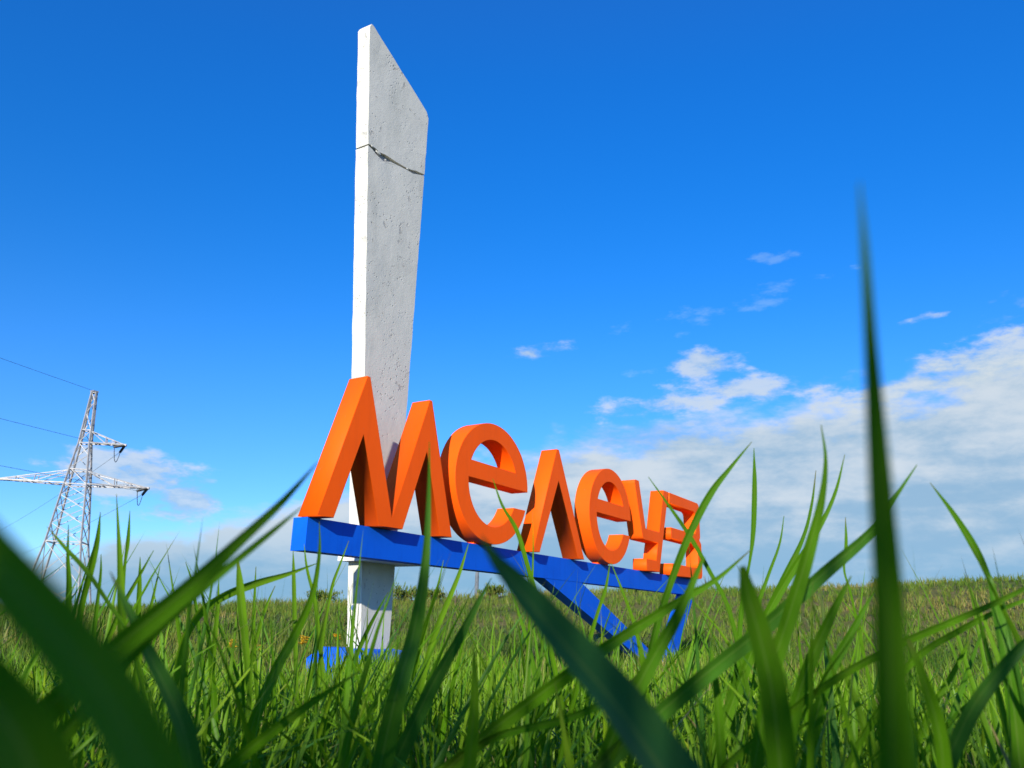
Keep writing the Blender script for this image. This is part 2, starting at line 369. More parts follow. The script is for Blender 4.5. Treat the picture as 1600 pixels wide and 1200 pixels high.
# letters: closed outlines in (x, z), with an inner hole where there is one
def ell(cx_, cz, rx, rz, a0, a1, n):
    return [(cx_+rx*math.cos(math.radians(a0+(a1-a0)*i/(n-1))), cz+rz*math.sin(math.radians(a0+(a1-a0)*i/(n-1)))) for i in range(n)]
def letter_e(x0, x1):
    c = (x0+x1)/2; R = (x1-x0)/2; ri = R-0.185*R/0.55; cz = 0.503; rz = 0.503; rzi = 0.362
    outer = ell(c, cz, R, rz, 0, 341, 60) + ell(c, cz, ri, rzi, 333, 180, 30) + []
    s = 0.142/rzi; a = math.degrees(math.asin(s))
    hole = ell(c, cz, ri, rzi, a, 180-a, 30)
    return [outer, hole]
def rounded(poly, rad, skip=()):
    out = []; n = len(poly)
    for i, p in enumerate(poly):
        if i in skip: out.append(p); continue
        p = Vector(p); a = (Vector(poly[i-1])-p); b = (Vector(poly[(i+1) % n])-p); r_ = min(rad, a.length*0.45, b.length*0.45)
        a = p+a.normalized()*r_; b = p+b.normalized()*r_
        for k in range(6):
            t = k/5; out.append(tuple(a*(1-t)**2 + p*2*t*(1-t) + b*t*t))
    return out
LET = {
 'М': [[(-0.015, 0), (0.335, 1), (0.365, 1), (0.69, 0.065), (1.035, 1), (1.065, 1), (1.395, 0), (1.245, 0), (1.035, 0.60), (0.81, 0), (0.555, 0), (0.342, 0.585), (0.13, 0)]],
 'first е': letter_e(1.40, 2.495),
 'Л': [[(2.605, 0), (3.02, 1), (3.065, 1), (3.595, 0), (3.465, 0), (3.062, 0.70), (2.725, 0)]],
 'second е': letter_e(3.705, 4.725),
 'У': [rounded([(4.84, 1), (4.975, 1), (5.145, 0.47), (5.555, 0.47), (5.725, 1), (5.885, 1), (5.53, 0), (5.145, 0), (5.15, 0.13), (5.44, 0.13), (5.51, 0.34), (5.055, 0.34)], 0.05, (1, 2, 3, 4, 5, 6, 7, 8, 9, 10))],
 'З': [rounded([(5.92, 1), (7.0, 1), (7.0, 0.54), (6.965, 0.51), (7.03, 0.46), (7.03, 0), (5.945, 0), (5.945, 0.132), (6.885, 0.132), (6.885, 0.435), (5.935, 0.435), (5.935, 0.57), (6.845, 0.57), (6.845, 0.868), (5.92, 0.868)], 0.09, (0, 2, 3, 4, 6, 7, 10, 11, 14))],
}
for k, loops in LET.items():
    cu = bpy.data.curves.new('letter', 'CURVE'); cu.dimensions = '2D'; cu.fill_mode = 'BOTH'; cu.extrude = DEPTH/2-0.003; cu.bevel_depth = 0.003; cu.bevel_resolution = 1; cu.offset = -0.003
    for L in loops:
        s = cu.splines.new('POLY'); s.points.add(len(L)-1); s.use_cyclic_u = True
        for i, (x, z) in enumerate(L): s.points[i].co = (x, z, 0, 1)
    tmp = bpy.data.objects.new('tmp', cu); COL.objects.link(tmp)
    dg = bpy.context.evaluated_depsgraph_get(); me = bpy.data.meshes.new_from_object(tmp.evaluated_get(dg))
    bpy.data.objects.remove(tmp); bpy.data.curves.remove(cu)
    me.transform(Matrix(((1, 0, 0, 0), (0, 0, -1, -OVER+DEPTH/2), (0, 1, 0, 0.004), (0, 0, 0, 1))))
    bm = bmesh.new(); bm.from_mesh(me); bmesh.ops.remove_doubles(bm, verts=bm.verts, dist=0.0004); bmesh.ops.recalc_face_normals(bm, faces=bm.faces); bm.to_mesh(me); bm.free()
    o = link('letter', me, M_orange, sign); o['label'] = 'orange block letter, the ' + k if ' ' in k else 'orange block letter ' + k
    if 'е' in k:
        me.polygons.foreach_set('use_smooth', [True]*len(me.polygons))
        if hasattr(me, 'set_sharp_from_angle'): me.set_sharp_from_angle(angle=math.radians(15))

for x in (1.86, 2.06, 4.13, 4.31):                     # little welded feet under the round letters
    bm = bmesh.new(); bm_box(bm, (x-0.03, 0.005, 0.0005), (x+0.03, 0.075, 0.03)); bevel(bm, 0.003, 1)
    from_bm('letter_foot', bm, M_orange, sign)

# splayed support under the far end: a long brace and a leg meeting at one foot
bm = bmesh.new(); bm_prism(bm, [(2.98, -BEAM_H-0.001), (3.72, -BEAM_H-0.001), (6.05, -1.12), (5.62, -1.12)], 0.003, BEAM_D-0.003); bevel(bm, 0.005, 1)
from_bm('brace', bm, M_blue, sign)
bm = bmesh.new(); bm_prism(bm, [(6.63, -BEAM_H-0.001), (6.928, -BEAM_H-0.001), (6.06, -1.13), (5.73, -1.13)], 0.0005, 0.1279); bevel(bm, 0.006, 1)
from_bm('leg', bm, M_blue, sign)
bm = bmesh.new(); bm_box(bm, (5.5, -0.12, GROUND-0.1), (6.25, 0.38, GROUND+0.02)); bevel(bm, 0.02, 2)
from_bm('footing', bm, M_blue, sign)
bm = bmesh.new(); bm_prism(bm, [(0.70, GROUND-0.1), (1.52, GROUND-0.1), (1.48, -0.93), (1.40, -0.86), (1.2, -0.82), (0.88, -0.815), (0.77, -0.88)], 0.15, 0.68); bevel(bm, 0.03, 2)
for _ in range(3): bmesh.ops.subdivide_edges(bm, edges=[e for e in bm.edges if e.calc_length() > 0.09], cuts=1)
for v in bm.verts: v.co += Vector((mnoise.noise(v.co*6), mnoise.noise(v.co*6+Vector((9, 0, 0))), mnoise.noise(v.co*6+Vector((0, 7, 0)))))*0.025
from_bm('footing', bm, M_blue, sign)

# ------------------------------------------------------------------ transmission tower and its lines
TD = 70.0
tc = at(147.5, 613, TD)                                     # its top
fh = np.array([math.sin(YAW), math.cos(YAW)]); rh = np.array([math.cos(YAW), -math.sin(YAW)])   # forward and right on the ground plan
def plan(right, fwd): return np.array([*(rh*right + fh*fwd), 0.0])
tb = np.array([tc[0], tc[1], float(gz(tc[0], tc[1]))])
H = tc[2]-tb[2]
arm = plan(math.cos(0.26), math.sin(0.26)); arm /= np.linalg.norm(arm)           # right end a little farther away
nrm = np.array([-arm[1], arm[0], 0.0])
tower = empty('transmission_tower', tuple(tb))
tag(tower, 'grey steel lattice pylon with three crossarms standing on the horizon at left', 'pylon')
def tz(py):                                                # height of a picture row on the tower axis
    lo, hi = 0.0, H
    for _ in range(40):
        mid = (lo+hi)/2; p = tb+np.array([0, 0, mid])-CAM; y = 600-FPX*(p@_u)/(p@_f)
        if y > py: lo = mid
        else: hi = mid
    return lo
zs = [(H, 0.17), (tz(693), 0.42), (tz(758), 0.84), (tz(848), 1.32), (0.0, 2.3)]
def hw(z):
    for (za, wa), (zb_, wb) in zip(zs, zs[1:]):
        if z >= zb_: return wb+(wa-wb)*(z-zb_)/(za-zb_)
    return zs[-1][1]
def tp(i, j, z): return tb + arm*i*hw(z) + nrm*j*hw(z) + np.array([0, 0, z])
for i, j in ((1, 1), (1, -1), (-1, 1), (-1, -1)):
    bm = bmesh.new()
    for (za, _), (zb_, _) in zip(zs, zs[1:]): bm_bar(bm, tp(i, j, za), tp(i, j, zb_), 0.125)
    from_bm('leg', bm, M_steel, tower)
levels = [H, H-0.9, H-1.9, tz(673), tz(693), tz(712), tz(733), tz(758), tz(776), tz(796), tz(820), tz(848), 2.6, 0.3]
for (i0, j0), (i1, j1) in (((1, 1), (1, -1)), ((1, -1), (-1, -1)), ((-1, -1), (-1, 1)), ((-1, 1), (1, 1))):
    bm = bmesh.new()
    for n_, (za, zb_) in enumerate(zip(levels, levels[1:])):
        s = n_ % 2
        a, b = (tp(i0, j0, za), tp(i1, j1, zb_)) if s else (tp(i1, j1, za), tp(i0, j0, zb_))
        bm_bar(bm, a, b, 0.055)
        if n_ > 5: bm_bar(bm, *((tp(i1, j1, za), tp(i0, j0, zb_)) if s else (tp(i0, j0, za), tp(i1, j1, zb_))), 0.055)
    for z in (H-0.05, tz(673), tz(693), tz(735), tz(758), tz(848)): bm_bar(bm, tp(i0, j0, z), tp(i1, j1, z), 0.09)
    from_bm('face_bracing', bm, M_steel, tower)
bm = bmesh.new(); bm_box(bm, (-0.25, -0.25, 0), (0.25, 0.25, 0.12)); bm.transform(Matrix.Translation(Vector(tc))); from_bm('peak_cap', bm, M_steel, tower)
tips = {}
def crossarm(side, zl, zt, length, key):
    bm = bmesh.new(); tip = tb + arm*side*length + np.array([0, 0, zl+0.05]); tips[key] = tip
    for j in (1, -1):
        a, t_ = tp(side, j, zl), tp(side, j, zt)
        e = tip + nrm*j*0.12
        bm_bar(bm, a, e, 0.105); bm_bar(bm, t_, e, 0.065)
        for f_ in (0.45, 0.72): bm_bar(bm, a+(e-a)*f_, t_+(e-t_)*f_, 0.06)
        bm_bar(bm, a+(e-a)*0.45, t_, 0.06); bm_bar(bm, a+(e-a)*0.45, t_+(e-t_)*0.72, 0.05)
    for f_ in (0.25, 0.5, 0.75):
        a, b = tp(side, 1, zl), tp(side, -1, zl); bm_bar(bm, a+(tip-a)*f_, b+(tip-b)*f_, 0.06)
        bm_bar(bm, a+(tip-a)*f_, b+(tip-b)*(f_-0.25), 0.05)
    o = from_bm('crossarm', bm, M_steel, tower)
    bm = bmesh.new(); m_ = Vector(tip); bm_bar(bm, m_-Vector(arm)*side*0.9, m_+Vector(arm)*side*0.12, 0.36, 0.16); from_bm('tip_plate', bm, M_steel, o)
crossarm(1, tz(692), tz(674), 3.15, 'up'); crossarm(1, tz(757), tz(737), 5.5, 'right'); crossarm(-1, tz(757), tz(737), 6.15, 'left')
near_dir = plan(-0.24, -1.0); near_dir /= np.linalg.norm(near_dir)
far_dir = plan(-24, 29); far_dir /= np.linalg.norm(far_dir)
ends = {}
for k, tip in tips.items():
    for dr, nm in ((near_dir, 'n'), (far_dir, 'f')):
        a = Vector(tip); b = a + Vector(dr)*1.25 - Vector((0, 0, 0.42))
        bm = bmesh.new(); N = 11
        pts = []; rad = []
        for i in range(N):
            p = a.lerp(b, i/(N-1))
            for o_, r_ in ((-0.02, 0.03), (0.0, 0.12), (0.03, 0.03)): pts.append(p+(b-a)*o_); rad.append(r_)
        bm_tube(bm, pts, rad, 8); from_bm('insulator_string', bm, M_insul, tower); ends[k, nm] = np.array(b)
    bm = bmesh.new(); a, b = ends[k, 'n'], ends[k, 'f']           # the jumper loop under the arm
    bm_tube(bm, [a+(b-a)*t-np.array([0, 0, 1.1*4*t*(1-t)]) for t in np.linspace(0, 1, 9)], [0.03]*9, 6); from_bm('jumper', bm, M_wire, tower)
def wire(p0, dr, span, dz_, sag, label):
    bm = bmesh.new(); n_ = 30
    pts = [p0+dr*span*t+np.array([0, 0, dz_*t-sag*4*t*(1-t)]) for t in np.linspace(0, 1, n_)]
    bm_tube(bm, pts, [0.014]*n_, 6); o = from_bm('power_line', bm, M_wire); tag(o, label, 'cable', 'overhead lines at the pylon')
wire(ends['up', 'n'], near_dir, 160, 0, 1.6, 'dark cable rising left from the pylon\'s single upper arm')
wire(ends['right', 'n'], near_dir, 160, 0, 1.6, 'dark cable rising left across the pylon from its lower right arm')
wire(ends['left', 'n'], near_dir, 160, 0, 1.6, 'dark cable leaving the frame from the pylon\'s lower left arm')
wire(tc+np.array([0, 0, 0.1]), near_dir, 160, 0, 1.0, 'thin topmost cable rising left from the pylon\'s peak')
wire(ends['right', 'f'], far_dir, 180, -1, 3.0, 'faint cable sinking left towards the distance from the pylon\'s lower right arm')
wire(ends['up', 'f'], far_dir, 180, -1, 3.0, 'faint cable sinking left towards the distance from the pylon\'s upper arm')
wire(ends['left', 'f'], far_dir, 180, -1, 3.0, 'faint cable sinking left towards the distance from the pylon\'s left arm')

# a grey post far behind the ridge
pb_ = at(744, 940, 120); pt = at(737.5, 893, 120)
bm = bmesh.new(); g0 = Vector((pb_[0], pb_[1], float(gz(pb_[0], pb_[1]))))
bm_tube(bm, [g0-Vector((0, 0, .3)), g0+Vector((0, 0, 2)), Vector((g0.x, g0.y, pt[2]-0.6)), Vector((g0.x, g0.y, pt[2]))], [0.36, 0.33, 0.30, 0.26], 10)
post = from_bm('concrete_post', bm, M_pole, None, False); tag(post, 'distant grey post on the horizon under the middle of the blue beam', 'post')

# ------------------------------------------------------------------ grass
def strips(name, root, height, width, lean, leandir, curl, face, tint, segs, fold, mat, parent=None):
    """many grass leaves in one mesh: tapering, bending strips with a keeled cross-section"""
    N = len(root); t = np.linspace(0, 1, segs+1)[None, :]
    ld = np.stack([np.cos(leandir), np.sin(leandir)], 1)
    off = height[:, None]*(lean[:, None]*t + curl[:, None]*t**2.4)
    zz = height[:, None]*(t - 0.42*(lean[:, None]+curl[:, None])**2*t**2.2)
    c = np.zeros((N, segs+1, 3)); c[:, :, 0] = root[:, None, 0]+off*ld[:, None, 0]; c[:, :, 1] = root[:, None, 1]+off*ld[:, None, 1]; c[:, :, 2] = root[:, None, 2]+zz
    wprof = np.minimum(1.0, 0.55+1.6*t)*np.clip(1-t**2.6, 0, 1)
    sx = np.stack([np.cos(face), np.sin(face), np.zeros(N)], 1)
    nx = np.stack([-np.sin(face), np.cos(face), np.zeros(N)], 1)
    hwid = 0.5*width[:, None]*wprof
    tw = (face*7 % 1.0-0.5)[:, None]*1.6*t                                    # twist along the leaf
    side = sx[:, None, :]*np.cos(tw)[:, :, None] + nx[:, None, :]*np.sin(tw)[:, :, None]
    nor = nx[:, None, :]*np.cos(tw)[:, :, None] - sx[:, None, :]*np.sin(tw)[:, :, None]
    k = 3 if fold else 2
    V = np.zeros((N, segs+1, k, 3))
    V[:, :, 0] = c - side*hwid[:, :, None]; V[:, :, k-1] = c + side*hwid[:, :, None]
    if fold: V[:, :, 1] = c + nor*(hwid*0.45)[:, :, None]
    nv = (segs+1)*k
    base = (np.arange(N)*nv)[:, None, None]; rr = (np.arange(segs)*k)[None, :, None]; q = np.arange(k-1)[None, None, :]
    a = base+rr+q
    F = np.stack([a, a+1, a+1+k, a+k], -1).reshape(-1, 4)
    me = bpy.data.meshes.new(name); V = V.reshape(-1, 3).astype(np.float32)
    me.vertices.add(len(V)); me.vertices.foreach_set('co', V.ravel())
    me.loops.add(F.size); me.loops.foreach_set('vertex_index', F.ravel().astype(np.int32))
    me.polygons.add(len(F)); me.polygons.foreach_set('loop_start', (np.arange(len(F))*4).astype(np.int32)); me.polygons.foreach_set('use_smooth', np.ones(len(F), bool))
    me.update(calc_edges=True)
    at_ = me.attributes.new('tint', 'FLOAT', 'POINT'); at_.data.foreach_set('value', np.repeat(tint, nv).astype(np.float32))
    at_ = me.attributes.new('along', 'FLOAT', 'POINT'); at_.data.foreach_set('value', np.tile(np.repeat(np.linspace(0, 1, segs+1), k), N).astype(np.float32))
    at_ = me.attributes.new('across', 'FLOAT', 'POINT'); at_.data.foreach_set('value', np.tile(np.linspace(-1, 1, k), N*(segs+1)).astype(np.float32))
    o = link(name, me, mat, parent); tag(o, kind='stuff')
    return o
def scatter(n, d0, d1, a0, a1, power=1.0):
    dd = d0+(d1-d0)*rng.random(n)**power; aa = YAW+np.radians(a0+(a1-a0)*rng.random(n))
    x = CAM[0]+dd*np.sin(aa); y = CAM[1]+dd*np.cos(aa)
    return np.stack([x, y, gz(x, y)-0.01], 1), dd
def meadow(name, label, n, d0, d1, a0, a1, h0, h1, w0, w1, segs=5, fold=True, power=0.8, mat=None, tint=None, wild=1.0, cap=0.075):
    # leaves grow in tufts: scatter tuft centres, then leaves round each
    nt_ = max(1, n//7); c, _ = scatter(nt_, d0, d1, a0, a1, power)
    idx = rng.integers(0, nt_, n); root = c[idx].copy(); root[:, :2] += rng.normal(0, 0.025, (n, 2)); root[:, 2] = gz(root[:, 0], root[:, 1])-0.01
    hh = (h0+(h1-h0)*rng.random(n)**1.5)*(0.8+0.4*rng.random(nt_)[idx])
    hh = hh*np.interp(np.hypot(root[:, 0]-CAM[0], root[:, 1]-CAM[1]), [0, 1.3, 2.4, 4.6, 6], [1, 0.97, 0.78, 0.66, 1.0])
    hh = np.minimum(hh, (CAM[2]-GROUND)+cap*np.hypot(root[:, 0]-CAM[0], root[:, 1]-CAM[1])*(0.6+0.5*rng.random(n)))
    o = strips(name, root, hh, w0+(w1-w0)*rng.random(n), rng.normal(0, 0.16*wild, n)+0.12, rng.random(n)*2*np.pi, np.clip(np.abs(rng.normal(0.12, 0.28*wild, n)), 0, 0.95), rng.random(n)*np.pi,
               (np.clip(rng.beta(2.2, 2.2, n)*0.9 + (rng.random(n) > 0.965)*0.5, 0, 1) if tint is None else tint(root)), segs, fold, mat or M_grass)
    o['label'] = label; o['category'] = 'grass'
    return o
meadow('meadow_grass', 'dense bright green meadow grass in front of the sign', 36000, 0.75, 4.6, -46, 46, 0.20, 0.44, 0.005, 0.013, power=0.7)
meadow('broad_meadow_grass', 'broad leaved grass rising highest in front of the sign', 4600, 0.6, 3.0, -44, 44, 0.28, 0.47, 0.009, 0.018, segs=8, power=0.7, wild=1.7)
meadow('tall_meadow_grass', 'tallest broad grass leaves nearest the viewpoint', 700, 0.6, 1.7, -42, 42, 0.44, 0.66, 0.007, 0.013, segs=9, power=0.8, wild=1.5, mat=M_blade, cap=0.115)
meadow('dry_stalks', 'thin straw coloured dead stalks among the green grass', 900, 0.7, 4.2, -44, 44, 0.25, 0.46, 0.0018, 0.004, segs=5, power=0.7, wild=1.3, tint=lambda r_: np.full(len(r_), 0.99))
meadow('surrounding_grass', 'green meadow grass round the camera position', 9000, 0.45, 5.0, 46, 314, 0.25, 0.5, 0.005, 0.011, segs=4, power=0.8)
def foot_grass():                                     # rank grass left standing round the footings
    n = 2400; k = rng.random(n) < 0.7
    x = np.where(k, rng.uniform(0.2, 1.8, n), rng.uniform(5.2, 6.5, n)); y = np.where(k, rng.uniform(-0.45, 0.10, n), rng.uniform(-0.5, -0.15, n))
    root = np.column_stack([x, y, gz(x, y)-0.01])
    o = strips('footing_grass', root, 0.12+0.17*rng.random(n), 0.006+0.007*rng.random(n), rng.normal(0, 0.2, n)+0.1, rng.random(n)*2*np.pi, np.abs(rng.normal(0.1, 0.3, n)), rng.random(n)*np.pi, rng.beta(2.2, 2.2, n)*0.9, 4, True, M_grass)
    o['label'] = 'rank green grass round the blue footings of the sign'; o['category'] = 'grass'
foot_grass()
def reeds():  # added out of view behind the camera, to throw shade on the nearest blades
    n = 2000; L = np.array([SUN_TRAVEL.x, SUN_TRAVEL.y]); L /= np.linalg.norm(L); S = np.array([L[1], -L[0]])
    q = CAM[:2][None, :] - L[None, :]*(0.9+0.9*rng.random(n))[:, None] + S[None, :]*(0.36+rng.uniform(-0.85, 0.85, n))[:, None]
    root = np.column_stack([q, gz(q[:, 0], q[:, 1])-0.01])
    o = strips('shade_reed_bed', root, 0.7+0.5*rng.random(n), 0.014+0.016*rng.random(n), rng.normal(0, 0.12, n)+0.05, rng.random(n)*2*np.pi, np.abs(rng.normal(0.05, 0.2, n)), rng.random(n)*np.pi, rng.random(n)*0.6, 6, True, M_grass)
    o['label'] = 'tall reeds added unseen behind the viewpoint to shade the nearest grass'; o['category'] = 'grass'
reeds()
def dry(root):
    n = len(root); v = np.array([mnoise.noise(Vector((x*0.16, y*0.16, 0.0)))+0.6*mnoise.noise(Vector((x*0.6, y*0.6, 3.0))) for x, y in root[:, :2]])
    dist = np.hypot(root[:, 0]-CAM[0], root[:, 1]-CAM[1])
    return np.clip(0.22+0.55*v+0.16*ss(18, 40, dist)+rng.normal(0, 0.17, n), 0, 1)
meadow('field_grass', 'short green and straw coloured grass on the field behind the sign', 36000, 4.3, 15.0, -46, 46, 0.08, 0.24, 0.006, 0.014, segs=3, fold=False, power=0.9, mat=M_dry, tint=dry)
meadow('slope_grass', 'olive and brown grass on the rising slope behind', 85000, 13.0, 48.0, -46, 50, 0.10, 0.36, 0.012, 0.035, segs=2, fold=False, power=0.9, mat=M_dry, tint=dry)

# broad leaves near the camera that stand out one by one: each runs from its tip through picture points (x, y, distance, width in pixels) to its root on the ground
def spline(P, n):
    P = np.asarray(P, float); P = np.vstack([2*P[0]-P[1], P, 2*P[-1]-P[-2]]); out = []
    for i in range(1, len(P)-2):
        for t in np.linspace(0, 1, n, endpoint=False):
            a, b, c, e = P[i-1], P[i], P[i+1], P[i+2]
            out.append(0.5*((2*b)+(-a+c)*t+(2*a-5*b+4*c-e)*t*t+(-a+3*b-3*c+e)*t**3))
    out.append(P[-2]); return np.array(out)
def blade_mesh(pts, tilt=0.3, tint=0.5):
    q = [np.append(at(x, y, d_), 0.82*wd/FPX*d_) for x, y, d_, wd in pts]
    S = spline(q, 7)
    last = S[-1]; dr = S[-1, :3]-S[-3, :3]; dr /= np.linalg.norm(dr)
    zg = float(gz(last[0], last[1]))-0.02; drop = last[2]-zg
    if drop > 0.02:                                  # carry the leaf on down to the soil in one easy curve
        p0 = last[:3]; p1 = p0+dr*drop*0.45; p1[2] = max(p1[2], zg+drop*0.25)
        p2 = np.array([p1[0]+dr[0]*drop*0.12, p1[1]+dr[1]*drop*0.12, zg])
        ext = [np.append(p0*(1-t)**2+p1*2*t*(1-t)+p2*t*t, last[3]*(1-0.45*t)) for t in np.linspace(0, 1, 12)[1:]]
        S = np.vstack([S, ext])
    n = len(S); V = []; tn = []; al = []
    for i in range(n):
        t = S[min(i+1, n-1), :3]-S[max(i-1, 0), :3]; t /= np.linalg.norm(t)
        v = S[i, :3]-CAM; v /= np.linalg.norm(v)
        s = np.cross(t, v); s /= np.linalg.norm(s); nn = np.cross(s, t)
        a = tilt*(0.6+0.8*i/n); s2 = s*math.cos(a)+nn*math.sin(a); n2_ = np.cross(s2, t)
        w_ = max(S[i, 3], 0.0003)/2/max(0.35, math.cos(a))
        for k, (u_, f_) in enumerate(((-1, 0), (-0.5, 0.16), (0, 0.34), (0.5, 0.16), (1, 0))):
            V.append(S[i, :3]+s2*w_*u_+n2_*w_*f_); tn.append(tint); al.append(1-i/(n-1))
    F = [(i*5+k, i*5+k+1, i*5+k+6, i*5+k+5) for i in range(n-1) for k in range(4)]
    return V, F, tn, al
def make_blades(name, lst, mat):
    V = []; F = []; tn = []; al = []
    for pts, tilt, tint in lst:
        v, f, a, b = blade_mesh(pts, tilt, tint); o = len(V)
        V += v; F += [tuple(i+o for i in q) for q in f]; tn += a; al += b
    me = bpy.data.meshes.new(name); me.from_pydata([tuple(map(float, v)) for v in V], [], F)
    for nm, arr in (('tint', tn), ('along', al), ('across', [-1, -0.5, 0, 0.5, 1]*(len(V)//5))):
        x = me.attributes.new(nm, 'FLOAT', 'POINT'); x.data.foreach_set('value', np.array(arr, np.float32))
    return link(name, me, mat, None, True)
SINGLE = [
 ('tall blurred grass blade standing upright through the right of the frame', [(1343, 285, .125, 3), (1352, 400, .125, 15), (1362, 560, .125, 26), (1376, 760, .125, 42), (1390, 960, .125, 54), (1400, 1260, .125, 72)], 0.35, 0.25),
 ('very broad blurred grass blade crossing the lower left corner', [(-160, 690, .075, 60), (-30, 850, .075, 92), (80, 975, .075, 104), (180, 1100, .075, 112), (270, 1260, .075, 118)], 0.4, 0.5),
 ('dark blurred grass blade filling the bottom left corner', [(-190, 900, .09, 80), (-60, 1040, .09, 110), (30, 1150, .09, 130), (90, 1290, .09, 140)], 0.2, 0.2),
 ('long grass blade slanting up to the left end of the blue beam', [(497, 722, .30, 2), (440, 785, .29, 14), (370, 850, .28, 22), (290, 925, .27, 36), (200, 1000, .26, 44), (110, 1080, .25, 50), (0, 1180, .25, 52)], 0.5, 0.3),
 ('second slanting grass blade just under the longest slanting one at left', [(472, 792, .33, 2), (420, 835, .32, 11), (350, 892, .31, 15), (270, 960, .30, 20), (190, 1040, .3, 26), (100, 1150, .3, 30)], 0.4, 0.25),
 ('broad blue-green blurred blade running down right from below the beam', [(752, 838, .20, 3), (775, 875, .20, 24), (820, 925, .20, 48), (890, 1005, .20, 66), (970, 1095, .20, 80), (1070, 1230, .20, 96)], 0.7, 0.0),
 ('grass blade slanting up right with its tip beyond the tall upright blade', [(1433, 726, .55, 1.5), (1400, 775, .54, 8), (1361, 832, .52, 17), (1290, 895, .5, 24), (1191, 985, .48, 28), (1080, 1075, .46, 30), (960, 1180, .45, 32)], 0.5, 0.15),
 ('grass blade slanting up right across the blue leg of the sign', [(1172, 860, .55, 1.5), (1120, 905, .54, 9), (1066, 937, .53, 15), (1000, 978, .52, 19), (937, 1019, .5, 22), (870, 1068, .5, 24), (780, 1135, .5, 26)], 0.5, 0.35),
 ('dark arched grass blade crossing the last orange letter', [(1175, 690, .7, 1), (1142, 730, .7, 7), (1110, 772, .7, 13), (1077, 836, .7, 14), (1050, 905, .7, 13), (1025, 985, .7, 13), (1005, 1080, .7, 13)], 0.4, 0.2),
 ('thin grass blade leaning left across the orange letter У', [(1013, 745, .8, 1), (1045, 790, .8, 5), (1078, 838, .8, 8), (1110, 895, .8, 8), (1138, 950, .8, 8), (1160, 1040, .8, 9)], 0.3, 0.3),
 ('tall grass blade with curved tip left of the tall upright blade', [(1283, 664, .45, 1.5), (1290, 720, .45, 7), (1283, 785, .45, 14), (1262, 870, .45, 24), (1235, 960, .45, 28), (1205, 1060, .45, 28), (1180, 1200, .45, 28)], 0.4, 0.3),
 ('blunt blurred grass blade standing upright below the gap right of the sign', [(1160, 885, .30, 12), (1170, 930, .30, 32), (1190, 1000, .30, 44), (1210, 1090, .30, 52), (1225, 1230, .30, 56)], 0.3, 0.3),
 ('pointed grass blade leaning left near the right edge of the frame', [(1453, 754, .6, 1), (1490, 803, .6, 9), (1523, 856, .6, 14), (1546, 905, .6, 10), (1560, 960, .58, 20), (1580, 1050, .56, 30), (1598, 1200, .55, 34)], 0.5, 0.2),
 ('dark grass blade rising in front of the orange letter М', [(671, 690, .55, 1), (670, 770, .55, 8), (667, 850, .54, 14), (660, 920, .53, 21), (645, 1000, .52, 28), (620, 1090, .5, 36), (590, 1230, .5, 42)], 0.4, 0.15),
 ('dark grass blade pointing up right under the middle of the beam', [(768, 903, .6, 1), (745, 945, .6, 10), (715, 1003, .6, 18), (675, 1075, .6, 25), (630, 1170, .6, 30)], 0.5, 0.1),
 ('curved dark grass blade hanging before the left end of the beam', [(499, 815, .7, 1), (499, 865, .7, 6), (488, 930, .7, 11), (462, 990, .7, 16), (432, 1045, .68, 19), (400, 1120, .66, 22), (370, 1220, .65, 22)], 0.4, 0.4),
 ('light green grass blade arching over sideways left of the stele', [(496, 880, .9, 1), (450, 897, .9, 8), (400, 912, .9, 14), (350, 932, .9, 15), (312, 960, .9, 14), (285, 1010, .9, 13), (270, 1090, .9, 12)], 0.9, 1.0),
 ('dark grass blade leaning left at the foot of the slanting blades', [(172, 893, .35, 1.5), (200, 950, .35, 14), (228, 1010, .35, 22), (262, 1075, .35, 30), (290, 1140, .35, 34), (310, 1230, .35, 36)], 0.5, 0.1),
 ('grass blade in front of the pylon leaning to the right', [(157, 800, .8, 1), (152, 845, .8, 9), (141, 895, .8, 12), (128, 945, .8, 10), (120, 1010, .8, 12)], 0.4, 0.6),
 ('slim grass blade crossing the pylon and leaning left', [(74, 823, .6, 1), (102, 856, .6, 7), (135, 892, .6, 8), (168, 940, .6, 7), (200, 990, .6, 7), (220, 1060, .6, 7)], 0.3, 0.5),
 ('upright light grass blade right of the pylon', [(182, 772, .75, 1), (185, 830, .75, 6), (188, 890, .75, 11), (190, 950, .75, 15), (192, 1040, .75, 16)], 0.2, 0.85),
 ('broad upright sunlit grass blade between the pylon and the stele', [(372, 878, .85, 4), (375, 915, .85, 14), (379, 960, .85, 15), (385, 1020, .85, 12), (390, 1090, .85, 10)], 0.2, 0.9),
]
for lb, pts, tilt, tint in SINGLE:
    tag(make_blades('grass_blade', [(pts, tilt, tint)], M_blade), lb, 'grass blade', 'single grass blades close to the camera')
